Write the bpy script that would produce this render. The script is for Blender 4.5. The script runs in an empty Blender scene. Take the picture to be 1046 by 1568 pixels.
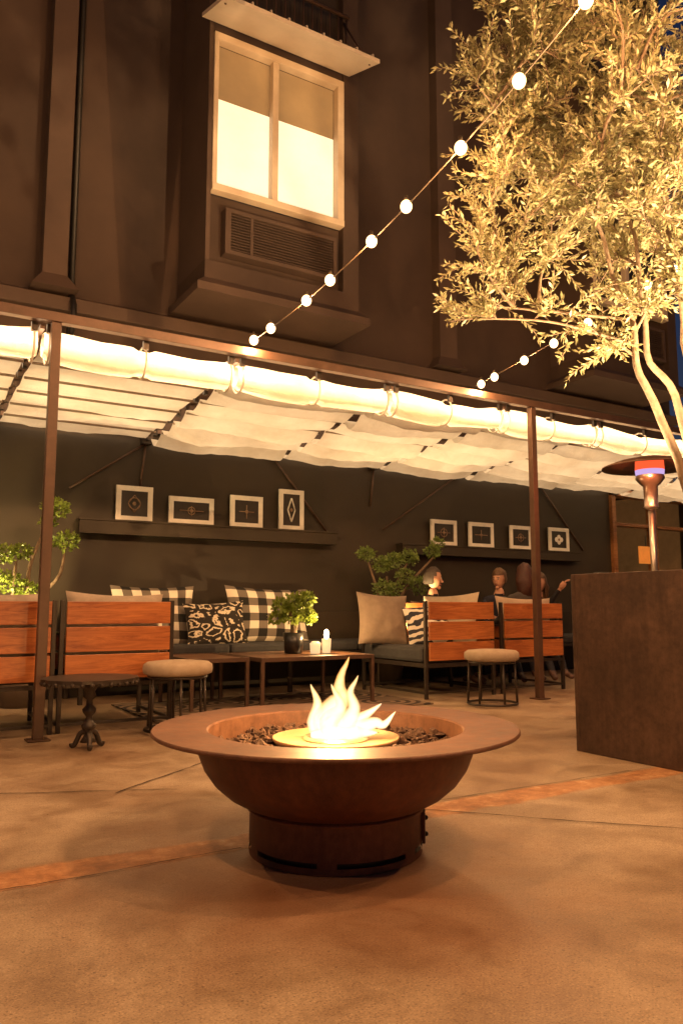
import bpy, math, random
import numpy as np
from mathutils import Vector, Matrix, noise as mnoise
random.seed(7); rng=np.random.default_rng(11)
S=bpy.context.scene
C=S.collection
# ---------------------------------------------------------------- materials
def _nt(name):
    m=bpy.data.materials.new(name); m.use_nodes=True
    nt=m.node_tree; b=nt.nodes['Principled BSDF']; return m,nt,b
def c4(c): return (c[0],c[1],c[2],1)
def nz(nt,scale,detail=5,rough=.6,vec=None,dist=0):
    n=nt.nodes.new('ShaderNodeTexNoise'); n.inputs['Scale'].default_value=scale
    n.inputs['Detail'].default_value=detail; n.inputs['Roughness'].default_value=rough; n.inputs['Distortion'].default_value=dist
    if vec: nt.links.new(vec,n.inputs['Vector'])
    return n.outputs['Fac']
def ramp(nt,fac,stops):
    r=nt.nodes.new('ShaderNodeValToRGB'); e=r.color_ramp.elements
    e[0].position,e[0].color=stops[0][0],c4(stops[0][1]); e[1].position,e[1].color=stops[-1][0],c4(stops[-1][1])
    for p,c in stops[1:-1]:
        k=e.new(p); k.color=c4(c)
    nt.links.new(fac,r.inputs['Fac']); return r.outputs['Color']
def mixc(nt,f,a,b,mode='MIX'):
    n=nt.nodes.new('ShaderNodeMix'); n.data_type='RGBA'; n.blend_type=mode
    for s,v in ((n.inputs[0],f),(n.inputs[6],a),(n.inputs[7],b)):
        if hasattr(v,'links'): nt.links.new(v,s)
        elif isinstance(v,(int,float)): s.default_value=v
        else: s.default_value=c4(v)
    return n.outputs[2]
def mth(nt,op,a,b=None,c=None):
    n=nt.nodes.new('ShaderNodeMath'); n.operation=op
    for i,v in enumerate((a,b,c)):
        if v is None: continue
        if hasattr(v,'links'): nt.links.new(v,n.inputs[i])
        else: n.inputs[i].default_value=v
    return n.outputs[0]
def mrange(nt,v,a,b,c,d):
    mr=nt.nodes.new('ShaderNodeMapRange'); nt.links.new(v,mr.inputs[0])
    for i,x in enumerate((a,b,c,d)): mr.inputs[i+1].default_value=x
    return mr.outputs[0]
def objco(nt,scale=None,rot=None):
    t=nt.nodes.new('ShaderNodeTexCoord')
    if scale is None: return t.outputs['Object']
    m=nt.nodes.new('ShaderNodeMapping'); m.inputs['Scale'].default_value=scale
    if rot: m.inputs['Rotation'].default_value=rot
    nt.links.new(t.outputs['Object'],m.inputs['Vector']); return m.outputs[0]
def bump(nt,b,h,strength=.3,dist=.01):
    n=nt.nodes.new('ShaderNodeBump'); n.inputs['Strength'].default_value=strength; n.inputs['Distance'].default_value=dist
    nt.links.new(h,n.inputs['Height']); nt.links.new(n.outputs[0],b.inputs['Normal'])
def M(name,c1,c2=None,scale=6,rough=.6,metal=0,bs=0,bscale=60,bd=.01,emit=None,es=0,spec=.5):
    m,nt,b=_nt(name); co=objco(nt)
    if c2 is None: c2=tuple(x*.72 for x in c1)
    f=nz(nt,scale,6,.65,co)
    nt.links.new(ramp(nt,f,[(.3,c2),(.7,c1)]),b.inputs['Base Color'])
    b.inputs['Roughness'].default_value=rough; b.inputs['Metallic'].default_value=metal
    b.inputs['Specular IOR Level'].default_value=spec
    if bs: bump(nt,b,nz(nt,bscale,4,.6,co),bs,bd)
    if emit: b.inputs['Emission Color'].default_value=c4(emit); b.inputs['Emission Strength'].default_value=es; m.cycles.emission_sampling='NONE'
    return m
def E(name,c,s):
    m,nt,b=_nt(name); nt.nodes.remove(b); e=nt.nodes.new('ShaderNodeEmission'); e.inputs[0].default_value=c4(c); e.inputs[1].default_value=s
    nt.links.new(e.outputs[0],nt.nodes['Material Output'].inputs[0]); m.cycles.emission_sampling='NONE'; return m
def bulbmat():
    m,nt,b=_nt('bulb_glow'); nt.nodes.remove(b); e=nt.nodes.new('ShaderNodeEmission'); lw=nt.nodes.new('ShaderNodeLayerWeight'); lw.inputs[0].default_value=.5
    nt.links.new(ramp(nt,lw.outputs['Facing'],[(.3,(1,.88,.62)),(.65,(1,.66,.28)),(.97,(1,.40,.09))]),e.inputs[0])
    nt.links.new(mrange(nt,lw.outputs['Facing'],.1,.95,9,1.3),e.inputs[1]); nt.links.new(e.outputs[0],nt.nodes['Material Output'].inputs[0]); m.cycles.emission_sampling='NONE'; return m

def ground_mat():
    m,nt,b=_nt('concrete_ground'); co=objco(nt)
    n1=nz(nt,.8,7,.62,co,.5); n2=nz(nt,3.8,9,.72,co,.3); n3=nz(nt,42,6,.8,co); n5=nz(nt,.35,3,.5,co); n6=nz(nt,170,3,.6,co)
    base=ramp(nt,n1,[(.32,(.27,.18,.115)),(.5,(.40,.305,.21)),(.7,(.53,.43,.32))])
    base=mixc(nt,.75,base,ramp(nt,n2,[(.32,(.48,.40,.33)),(.58,(1,1,1))]),'MULTIPLY')
    base=mixc(nt,.4,base,ramp(nt,n3,[(.36,(.45,.4,.36)),(.52,(1,1,1))]),'MULTIPLY')
    base=mixc(nt,.8,base,ramp(nt,n6,[(.34,(.35,.30,.26)),(.44,(1,1,1)),(.56,(1,1,1)),(.68,(1.6,1.6,1.5))]),'MULTIPLY')
    base=mixc(nt,.5,base,ramp(nt,n5,[(.4,(.72,.60,.48)),(.6,(1,1,1))]),'MULTIPLY')
    v=nt.nodes.new('ShaderNodeTexVoronoi'); v.inputs['Scale'].default_value=30; nt.links.new(co,v.inputs['Vector'])
    wn=nt.nodes.new('ShaderNodeTexWhiteNoise'); wn.noise_dimensions='3D'; nt.links.new(v.outputs['Position'],wn.inputs['Vector'])
    thr=mth(nt,'MULTIPLY',mth(nt,'GREATER_THAN',wn.outputs['Value'],.80),mth(nt,'MULTIPLY',wn.outputs['Value'],.13))
    pit=mth(nt,'LESS_THAN',v.outputs['Distance'],thr)
    base=mixc(nt,mth(nt,'MULTIPLY',pit,.6),base,(.06,.04,.025))
    s=nt.nodes.new('ShaderNodeSeparateXYZ'); nt.links.new(co,s.inputs[0])
    # rust wash around the base of the corten fire pit
    vd=nt.nodes.new('ShaderNodeVectorMath'); vd.operation='DISTANCE'; nt.links.new(co,vd.inputs[0]); vd.inputs[1].default_value=(1.42,2.42,0)
    rd=mth(nt,'ADD',vd.outputs['Value'],mth(nt,'MULTIPLY',mth(nt,'SUBTRACT',n1,.5),1.1))
    base=mixc(nt,mth(nt,'MULTIPLY',mrange(nt,rd,.25,.95,1,0),.5),base,(.30,.12,.05))
    nn=nz(nt,2.2,8,.72,co); y=mth(nt,'ADD',s.outputs['Y'],mth(nt,'MULTIPLY',mth(nt,'SUBTRACT',nn,.5),.18))
    d=mth(nt,'ABSOLUTE',mth(nt,'SUBTRACT',y,2.745))
    sm=mrange(nt,d,.075,.10,1,0); n4=nz(nt,9,9,.78,co)
    strip=ramp(nt,n4,[(.32,(.17,.07,.025)),(.48,(.40,.17,.06)),(.58,(.55,.28,.12)),(.68,(.68,.52,.36))])
    base=mixc(nt,mth(nt,'MULTIPLY',sm,mrange(nt,n2,.3,.6,1,.75)),base,strip)
    nt.links.new(base,b.inputs['Base Color'])
    nt.links.new(mrange(nt,n2,.3,.7,.27,.6),b.inputs['Roughness'])
    h=mth(nt,'ADD',mth(nt,'MULTIPLY',n6,.22),mth(nt,'ADD',mth(nt,'MULTIPLY',n2,.9),mth(nt,'MULTIPLY',sm,mth(nt,'MULTIPLY',n4,1.6))))
    h=mth(nt,'SUBTRACT',h,mth(nt,'MULTIPLY',pit,.6))
    bump(nt,b,h,.4,.012); return m
def wood_mat(name='redwood_slats',dark=(.20,.048,.014),light=(.52,.18,.05)):
    m,nt,b=_nt(name); co=objco(nt,(1.0,7,13))
    n=nz(nt,1.7,8,.74,co,2.6); n2=nz(nt,.9,2,.5,objco(nt,(.8,.8,5.4)))
    f=mth(nt,'ADD',mth(nt,'MULTIPLY',n,.68),mth(nt,'MULTIPLY',n2,.32))
    nt.links.new(ramp(nt,f,[(.38,dark),(.5,tuple((a+b_)/2 for a,b_ in zip(dark,light))),(.62,light)]),b.inputs['Base Color'])
    b.inputs['Roughness'].default_value=.36; bump(nt,b,n,.25,.003); return m
def corten(name,c1,c2,c3,rough=.5):
    m,nt,b=_nt(name); co=objco(nt); n=nz(nt,3.5,8,.7,co,.3); n2=nz(nt,28,6,.7,co)
    k=mixc(nt,.65,ramp(nt,n,[(.3,c1),(.5,c2),(.72,c3)]),ramp(nt,n2,[(.3,(.45,.4,.4)),(.7,(1.3,1.3,1.3))]),'MULTIPLY')
    # faint vertical run marks
    st=nz(nt,2.0,5,.7,objco(nt,(9,9,.6))); k=mixc(nt,.35,k,ramp(nt,st,[(.4,(.6,.55,.5)),(.6,(1.15,1.15,1.15))]),'MULTIPLY')
    nt.links.new(k,b.inputs['Base Color']); b.inputs['Metallic'].default_value=.2
    nt.links.new(mrange(nt,n2,0,1,rough-.12,rough+.2),b.inputs['Roughness']); bump(nt,b,n2,.22,.004); return m
def fabric_canopy(name,tr):
    m,nt,b=_nt(name); co=objco(nt); n=nz(nt,2.5,5,.6,co)
    col=ramp(nt,n,[(.3,(.64,.56,.45)),(.7,(.83,.77,.66))])
    d=nt.nodes.new('ShaderNodeBsdfDiffuse'); t=nt.nodes.new('ShaderNodeBsdfTranslucent'); mx=nt.nodes.new('ShaderNodeMixShader'); mx.inputs[0].default_value=tr
    nt.links.new(col,d.inputs[0]); nt.links.new(col,t.inputs[0]); nt.links.new(d.outputs[0],mx.inputs[1]); nt.links.new(t.outputs[0],mx.inputs[2])
    bp=nt.nodes.new('ShaderNodeBump'); bp.inputs['Strength'].default_value=.6; bp.inputs['Distance'].default_value=.03
    nt.links.new(nz(nt,7,5,.6,co,.8),bp.inputs['Height']); nt.links.new(bp.outputs[0],d.inputs['Normal']); nt.links.new(bp.outputs[0],t.inputs['Normal'])
    nt.links.new(mx.outputs[0],nt.nodes['Material Output'].inputs[0]); nt.nodes.remove(b); return m
def leaf_mat(name,c1,c2,tr=.35,sc=14):
    m,nt,b=_nt(name); co=objco(nt); n=nz(nt,sc,3,.6,co)
    col=ramp(nt,n,[(.35,c1),(.65,c2)]); nt.links.new(col,b.inputs['Base Color']); b.inputs['Roughness'].default_value=.45
    t=nt.nodes.new('ShaderNodeBsdfTranslucent'); nt.links.new(col,t.inputs[0]); mx=nt.nodes.new('ShaderNodeMixShader'); mx.inputs[0].default_value=tr
    nt.links.new(b.outputs[0],mx.inputs[1]); nt.links.new(t.outputs[0],mx.inputs[2]); nt.links.new(mx.outputs[0],nt.nodes['Material Output'].inputs[0]); return m
def pattern_mat(name,kind):
    m,nt,b=_nt(name); t=nt.nodes.new('ShaderNodeTexCoord'); uv=t.outputs['UV']
    s=nt.nodes.new('ShaderNodeSeparateXYZ'); nt.links.new(uv,s.inputs[0]); b.inputs['Roughness'].default_value=.9
    if kind=='plaid':
        a=mth(nt,'GREATER_THAN',mth(nt,'FRACT',mth(nt,'MULTIPLY',s.outputs[0],4.5)),.5)
        c=mth(nt,'GREATER_THAN',mth(nt,'FRACT',mth(nt,'ADD',mth(nt,'MULTIPLY',s.outputs[1],3.5),.25)),.5)
        f=mth(nt,'MULTIPLY',mth(nt,'ADD',a,c),.5)
        col=ramp(nt,f,[(0,(.80,.72,.58)),(.5,(.17,.14,.11)),(1,(.012,.010,.008))])
    elif kind=='skull':
        v=nt.nodes.new('ShaderNodeTexVoronoi'); v.inputs['Scale'].default_value=4.5; v.feature='DISTANCE_TO_EDGE'; nt.links.new(uv,v.inputs['Vector'])
        f=mth(nt,'ADD',v.outputs[0],mth(nt,'MULTIPLY',nz(nt,7,3,.5,uv,1.5),.5))
        col=ramp(nt,f,[(.36,(.02,.014,.01)),(.39,(.66,.56,.42)),(.47,(.66,.56,.42)),(.5,(.02,.014,.01))])
    else:
        w=nt.nodes.new('ShaderNodeTexWave'); w.wave_type='RINGS'; w.inputs['Scale'].default_value=1.6; w.inputs['Distortion'].default_value=9; w.inputs['Detail Scale'].default_value=1.4; nt.links.new(uv,w.inputs['Vector'])
        col=ramp(nt,w.outputs['Fac'],[(.45,(.03,.03,.04)),(.5,(.65,.58,.48))])
    nt.links.new(col,b.inputs['Base Color']); bump(nt,b,nz(nt,120,3,.6,uv),.2,.003); return m
def flame_mat():
    m,nt,b=_nt('flame_fire'); nt.nodes.remove(b); co=objco(nt); s=nt.nodes.new('ShaderNodeSeparateXYZ'); nt.links.new(co,s.inputs[0])
    lw=nt.nodes.new('ShaderNodeLayerWeight'); lw.inputs[0].default_value=.5
    n=nz(nt,16,3,.6,co,1.2)
    f=mth(nt,'ADD',mth(nt,'MULTIPLY',s.outputs['Z'],2.3),mth(nt,'MULTIPLY',lw.outputs['Facing'],.6)); f=mth(nt,'ADD',f,mth(nt,'MULTIPLY',n,.6))
    f=mth(nt,'SUBTRACT',f,1.25)
    col=ramp(nt,f,[(.08,(1,.88,.64)),(.42,(1,.66,.27)),(.85,(1,.34,.06))])
    e=nt.nodes.new('ShaderNodeEmission'); nt.links.new(col,e.inputs[0]); e.inputs[1].default_value=1.75
    tr=nt.nodes.new('ShaderNodeBsdfTransparent'); mx=nt.nodes.new('ShaderNodeMixShader')
    al=mth(nt,'MULTIPLY_ADD',lw.outputs['Facing'],-1.15,1.0); al=mth(nt,'MULTIPLY',al,mth(nt,'MULTIPLY_ADD',n,1.4,.12)); al.node.use_clamp=True
    nt.links.new(al,mx.inputs[0]); nt.links.new(tr.outputs[0],mx.inputs[1]); nt.links.new(e.outputs[0],mx.inputs[2])
    nt.links.new(mx.outputs[0],nt.nodes['Material Output'].inputs[0]); m.cycles.emission_sampling='NONE'; return m

MAT=dict(
 ground=ground_mat(),
 joint=M('joint_dark',(.09,.055,.03),(.04,.025,.015),20,.9),
 facade=M('brown_stucco',(.068,.040,.026),(.044,.026,.017),1.1,.75,bs=.3,bscale=140,bd=.006),
 facade2=M('brown_stucco_trim',(.088,.054,.037),(.062,.038,.026),1.6,.7,bs=.2,bscale=140,bd=.006),
 wall=M('dark_olive_wall',(.036,.0235,.0105),(.025,.0165,.0075),1.4,.6,bs=.2,bscale=120,bd=.005),
 steel=M('bronze_steel',(.12,.066,.042),(.08,.045,.028),8,.45,.3,bs=.08),
 darksteel=M('dark_steel',(.06,.045,.034),(.04,.03,.024),9,.42,.5),
 black=M('black_metal',(.02,.017,.015),None,9,.45,.3),
 winframe=M('cream_window_frame',(.62,.50,.36),(.52,.41,.29),5,.5),
 blind=M('lit_blind',(.75,.66,.5),None,2,.8,emit=(1,.86,.60),es=.86),
 blind2=M('lit_upper_glass',(.3,.2,.1),None,2,.3,emit=(.60,.38,.15),es=.20),
 canopypanel=M('white_hood',(.70,.58,.45),(.6,.5,.38),3,.6),
 canvas=fabric_canopy('cream_canvas',.45), canvasroll=fabric_canopy('cream_canvas_roll',.55),
 wood=wood_mat(), darkwood=wood_mat('dark_walnut',(.07,.03,.015),(.2,.09,.04)),
 cushion=M('grey_cushion',(.36,.29,.23),(.28,.22,.17),20,.95,bs=.3,bscale=300,bd=.003),
 charcoal=M('charcoal_cushion',(.045,.042,.042),(.03,.028,.028),20,.9,bs=.3,bscale=300,bd=.003),
 beige=M('linen_cushion',(.42,.33,.24),(.34,.26,.18),15,.95,bs=.4,bscale=260,bd=.003),
 taupe=M('taupe_cushion',(.27,.20,.14),(.21,.155,.11),15,.95,bs=.4,bscale=260,bd=.003),
 plaid=pattern_mat('buffalo_plaid','plaid'), skull=pattern_mat('skull_print','skull'), ikat=pattern_mat('ikat_print','ikat'),
 firebowl=corten('corten_bowl',(.080,.028,.015),(.14,.047,.022),(.21,.078,.036),.5),
 firerim=corten('corten_rim',(.115,.050,.029),(.165,.076,.043),(.23,.113,.066),.48),
 planter=corten('corten_planter',(.050,.029,.018),(.078,.043,.027),(.12,.068,.042),.5),
 brass=M('burner_pan',(.75,.52,.28),(.55,.36,.18),12,.35,.6),
 lava=M('lava_rock',(.13,.065,.04),(.04,.02,.012),30,.9,bs=.8,bscale=90,bd=.01),
 flame=flame_mat(),
 olive=leaf_mat('olive_leaves',(.18,.17,.07),(.43,.38,.20),.4,45),
 bark=M('olive_bark',(.24,.165,.10),(.11,.07,.043),18,.85,bs=.6,bscale=60,bd=.01),
 jade=leaf_mat('bonsai_leaves',(.12,.17,.02),(.28,.36,.06),.4),
 jade2=leaf_mat('bonsai_leaves_dim',(.13,.19,.045),(.26,.35,.09),.4),
 chrome=M('brushed_steel',(.6,.52,.45),(.5,.42,.35),10,.3,.9),
 glow_red=E('heater_glow_red',(1,.10,.03),1.3), glow_blue=E('heater_glow_blue',(.60,.40,.75),1.1),
 bulb=bulbmat(),
 cable=M('black_cable',(.12,.08,.045),None,9,.6),
 white=M('white_frame',(.86,.82,.74),None,5,.6), artdark=M('art_dark',(.028,.02,.014),None,5,.5), art=M('art_line',(.30,.19,.11),None,5,.6),
 skin=M('skin',(.62,.33,.21),(.54,.28,.17),10,.5), lips=M('lips',(.35,.10,.08),None,9,.5), eye=M('eye_dark',(.03,.02,.015),None,9,.3), eyew=M('eye_white',(.6,.55,.5),None,9,.3),
 hair_g=M('grey_brown_hair',(.07,.045,.03),(.035,.022,.015),60,.6,bs=.5,bscale=200), hair_b=M('blond_hair',(.17,.09,.04),(.09,.045,.02),60,.5,bs=.5,bscale=200), hair_r=M('auburn_hair',(.07,.022,.012),(.03,.010,.006),60,.45,bs=.5,bscale=200),
 cloth_d=M('dark_jacket',(.022,.02,.022),None,20,.9), cloth_g=M('grey_sweater',(.06,.05,.045),None,20,.9), cloth_n=M('navy_shirt',(.03,.03,.05),None,20,.9), jeans=M('dark_jeans',(.03,.03,.04),None,20,.9), shoe=M('shoe',(.12,.06,.04),None,20,.5),
 pot=M('black_pot',(.018,.016,.015),None,9,.3), terr=M('grey_pot',(.15,.11,.08),None,9,.7), soil=M('soil',(.06,.04,.025),None,20,1,bs=.8,bscale=60),
 glass_w=M('votive_glass',(.6,.45,.3),None,9,.15,emit=(1,.7,.35),es=.8), candle=E('candle_flame',(1,.75,.4),20),
 trim=wood_mat('orange_wood_trim',(.16,.06,.02),(.35,.15,.05)),
 interior=M('interior_warm',(.3,.18,.09),(.1,.05,.02),1.5,.8,emit=(.9,.42,.13),es=.05),  # room light put into the walls as weak emission, no lamp inside
 yellow=M('yellow_bottle',(.7,.5,.02),None,9,.3,emit=(1,.7,.02),es=.5), sign=M('orange_sign',(.7,.22,.04),None,9,.5,emit=(1,.33,.05),es=.35),
)
def rug_mat():
    m,nt,b=_nt('patterned_rug'); co=objco(nt,(1.6,1.6,1)); 
    fr=nt.nodes.new('ShaderNodeVectorMath'); fr.operation='FRACTION'; nt.links.new(co,fr.inputs[0])
    sb=nt.nodes.new('ShaderNodeVectorMath'); sb.operation='SUBTRACT'; nt.links.new(fr.outputs[0],sb.inputs[0]); sb.inputs[1].default_value=(.5,.5,0)
    sp=nt.nodes.new('ShaderNodeSeparateXYZ'); nt.links.new(sb.outputs[0],sp.inputs[0])
    d=mth(nt,'SQRT',mth(nt,'ADD',mth(nt,'POWER',mth(nt,'ABSOLUTE',sp.outputs[0]),2),mth(nt,'POWER',mth(nt,'ABSOLUTE',sp.outputs[1]),2)))
    f=mth(nt,'FRACT',mth(nt,'MULTIPLY',d,7))
    nt.links.new(ramp(nt,f,[(.45,(.03,.02,.014)),(.55,(.2,.14,.09))]),b.inputs['Base Color']); b.inputs['Roughness'].default_value=.95; return m
MAT['rug']=rug_mat()

# ---------------------------------------------------------------- mesh builder
def empty(name,loc=(0,0,0)):
    e=bpy.data.objects.new(name,None); e.empty_display_size=.1; C.objects.link(e); return e
class B:
    def __init__(s): s.v=[]; s.f=[]; s.m=[]; s.sm=[]; s.mats=[]
    def mi(s,m):
        m=MAT[m] if isinstance(m,str) else m
        if m not in s.mats: s.mats.append(m)
        return s.mats.index(m)
    def add(s,vs,fs,m,smooth=False):
        o=len(s.v); k=s.mi(m); s.v+= [tuple(x) for x in vs]
        for f in fs: s.f.append(tuple(i+o for i in f)); s.m.append(k); s.sm.append(smooth)
    def box(s,x0,x1,y0,y1,z0,z1,m):
        vs=[(x,y,z) for z in (z0,z1) for y in (y0,y1) for x in (x0,x1)]
        s.add(vs,[(0,2,3,1),(4,5,7,6),(0,1,5,4),(1,3,7,5),(3,2,6,7),(2,0,4,6)],m)
    def tube(s,pts,rs,m,seg=10,cap=True,smooth=True):
        pts=[Vector(p) for p in pts]
        if not hasattr(rs,'__len__'): rs=[rs]*len(pts)
        vs=[];n=len(pts); up=None
        for i,p in enumerate(pts):
            t=(pts[min(i+1,n-1)]-pts[max(i-1,0)]).normalized()
            if up is None:
                up=Vector((0,0,1)) if abs(t.z)<.9 else Vector((1,0,0))
            a=t.cross(up).normalized(); up=a.cross(t).normalized()
            for k in range(seg):
                an=2*math.pi*k/seg; vs.append(p+(a*math.cos(an)+up*math.sin(an))*rs[i])
        fs=[(i*seg+k,i*seg+(k+1)%seg,(i+1)*seg+(k+1)%seg,(i+1)*seg+k) for i in range(n-1) for k in range(seg)]
        if cap: fs+=[tuple(range(seg))[::-1],tuple(range((n-1)*seg,n*seg))]
        s.add(vs,fs,m,smooth)
    def rev(s,prof,cx,cy,m,seg=48,smooth=True,z0=0):
        vs=[(cx+r*math.cos(2*math.pi*k/seg),cy+r*math.sin(2*math.pi*k/seg),z0+z) for r,z in prof for k in range(seg)]
        fs=[(i*seg+k,i*seg+(k+1)%seg,(i+1)*seg+(k+1)%seg,(i+1)*seg+k) for i in range(len(prof)-1) for k in range(seg)]
        s.add(vs,fs,m,smooth)
    def ball(s,c,r,m,sc=(1,1,1),seg=12,rings=8,jit=0,rotz=0,seed=0):
        vs=[];c=Vector(c)
        for i in range(rings+1):
            th=math.pi*i/rings
            for k in range(seg):
                ph=2*math.pi*k/seg; d=Vector((math.sin(th)*math.cos(ph),math.sin(th)*math.sin(ph),math.cos(th)))
                q=1+(jit*mnoise.noise(d*1.7+Vector((seed*3.1,seed*1.7,0))) if jit else 0)
                p=Vector((d.x*sc[0],d.y*sc[1],d.z*sc[2]))*r*q
                if rotz: p.rotate(Matrix.Rotation(rotz,3,'Z'))
                vs.append(c+p)
        fs=[(i*seg+k,(i+1)*seg+k,(i+1)*seg+(k+1)%seg,i*seg+(k+1)%seg) for i in range(rings) for k in range(seg)]
        s.add(vs,fs,m,jit==0 or jit<.5)
    def obj(s,name,parent=None,bevel=0):
        me=bpy.data.meshes.new(name); me.from_pydata(s.v,[],s.f)
        for m in s.mats: me.materials.append(m)
        me.polygons.foreach_set('material_index',s.m); me.polygons.foreach_set('use_smooth',s.sm); me.update()
        o=bpy.data.objects.new(name,me); C.objects.link(o)
        if parent: o.parent=parent
        if bevel:
            b=o.modifiers.new('bevel','BEVEL'); b.width=bevel; b.segments=2; b.limit_method='ANGLE'; b.angle_limit=math.radians(40)
        return o
def FL(F,L,z): return (F*.518+L*.8554,F*.8554-L*.518,z)

# ---------------------------------------------------------------- camera
cam=bpy.data.cameras.new('camera'); co=bpy.data.objects.new('camera',cam); C.objects.link(co)
co.location=(0,0,.85); co.rotation_euler=(math.pi/2+math.atan(146/1200),0,-math.radians(31.2))
cam.sensor_fit='VERTICAL'; cam.sensor_height=36; cam.lens=1200/1568*36; cam.clip_end=2000; cam.clip_start=.02
S.camera=co
# ---------------------------------------------------------------- ground
b=B(); b.add([(-400,-400,0),(400,-400,0),(400,400,0),(-400,400,0)],[(0,1,2,3)],'ground'); g=b.obj('ground')
b=B()
def crack(pts,w):
    out=[]
    for i in range(len(pts)-1):
        a,c=Vector(pts[i]),Vector(pts[i+1]); n=max(2,int((c-a).length/.05))
        for k in range(n): out.append(a.lerp(c,k/n))
    out.append(Vector(pts[-1])); vs=[];
    for i,p in enumerate(out):
        t=(out[min(i+1,len(out)-1)]-out[max(0,i-1)]).normalized(); nn=Vector((-t.y,t.x)); j=(random.random()-.5)*.006+.02*mnoise.noise(Vector((p.x*2,p.y*2,5))); ww=w*(.4+.9*random.random())/2
        for sg in (-1,1):
            q=p+nn*(sg*ww+j); vs.append((q.x,q.y,.004))
    b.add(vs,[(2*i,2*i+2,2*i+3,2*i+1) for i in range(len(out)-1)],'joint')
crack([(-3,5.75),(.59,4.0),(1.31,3.65)],.009); crack([(1.05,3.72),(1.43,4.02),(2.6,5.0)],.009)
crack([(2.0,2.83),(2.76,2.01),(4.5,.2)],.008); crack([(-2,2.655),(1.2,2.66)],.006); crack([(2.0,2.84),(3.65,2.84)],.006)
crack([(.05,1.75),(.32,1.55),(.8,1.1)],.010)
b.obj('pavement_joints')
b=B(); b.box(1.9,4.35,5.62,7.0,.004,.014,'rug'); b.obj('patterned_rug')

# ---------------------------------------------------------------- building
bl=empty('hotel_building')
b=B(); b.box(-6,9.35,7.8,8.1,0,2.66,'wall'); b.box(11.4,13.5,7.8,8.1,0,2.66,'wall'); b.box(9.35,11.4,7.8,8.1,2.6,2.66,'wall'); b.obj('lower_wall',bl)
b=B()
b.box(-6,10.9,7.82,8.3,2.665,14,'facade')
b.box(10.902,10.91,7.82,20,2.665,14,'facade')
b.obj('upper_wall',bl)
b=B()
for x0,x1,ya in ((1.27,1.50,7.62),(6.12,6.40,7.66),(-.4,0.55,7.55)):
    b.box(x0,x1,ya,7.818,4.05,14,'facade2')
    b.add([(x0-.1,ya-.08,3.9),(x1+.1,ya-.08,3.9),(x1+.1,7.818,3.9),(x0-.1,7.818,3.9),(x0,ya,4.05),(x1,ya,4.05),(x1,7.818,4.05),(x0,7.818,4.05)],
      [(0,1,5,4),(1,2,6,5),(3,0,4,7),(0,3,2,1)],'facade2')
b.obj('pilasters',bl)
b=B()
b.box(-6,10.9,7.66,7.818,3.72,3.86,'facade2')
b.add([(-6,7.72,3.862),(10.9,7.72,3.862),(10.9,7.819,3.93),(-6,7.819,3.93)],[(0,1,2,3)],'facade2')
b.box(-6,10.9,7.74,7.817,3.0,3.06,'facade2')
b.obj('ledge',bl,.008)
b=B(); b.tube([(1.57,7.76,2.7),(1.57,7.76,14)],.03,'black'); b.tube([(1.57,7.76,3.95),(1.57,7.62,3.78),(1.57,7.6,3.6),(1.57,7.74,3.45)],.03,'black'); b.obj('drainpipe',bl)
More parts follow.
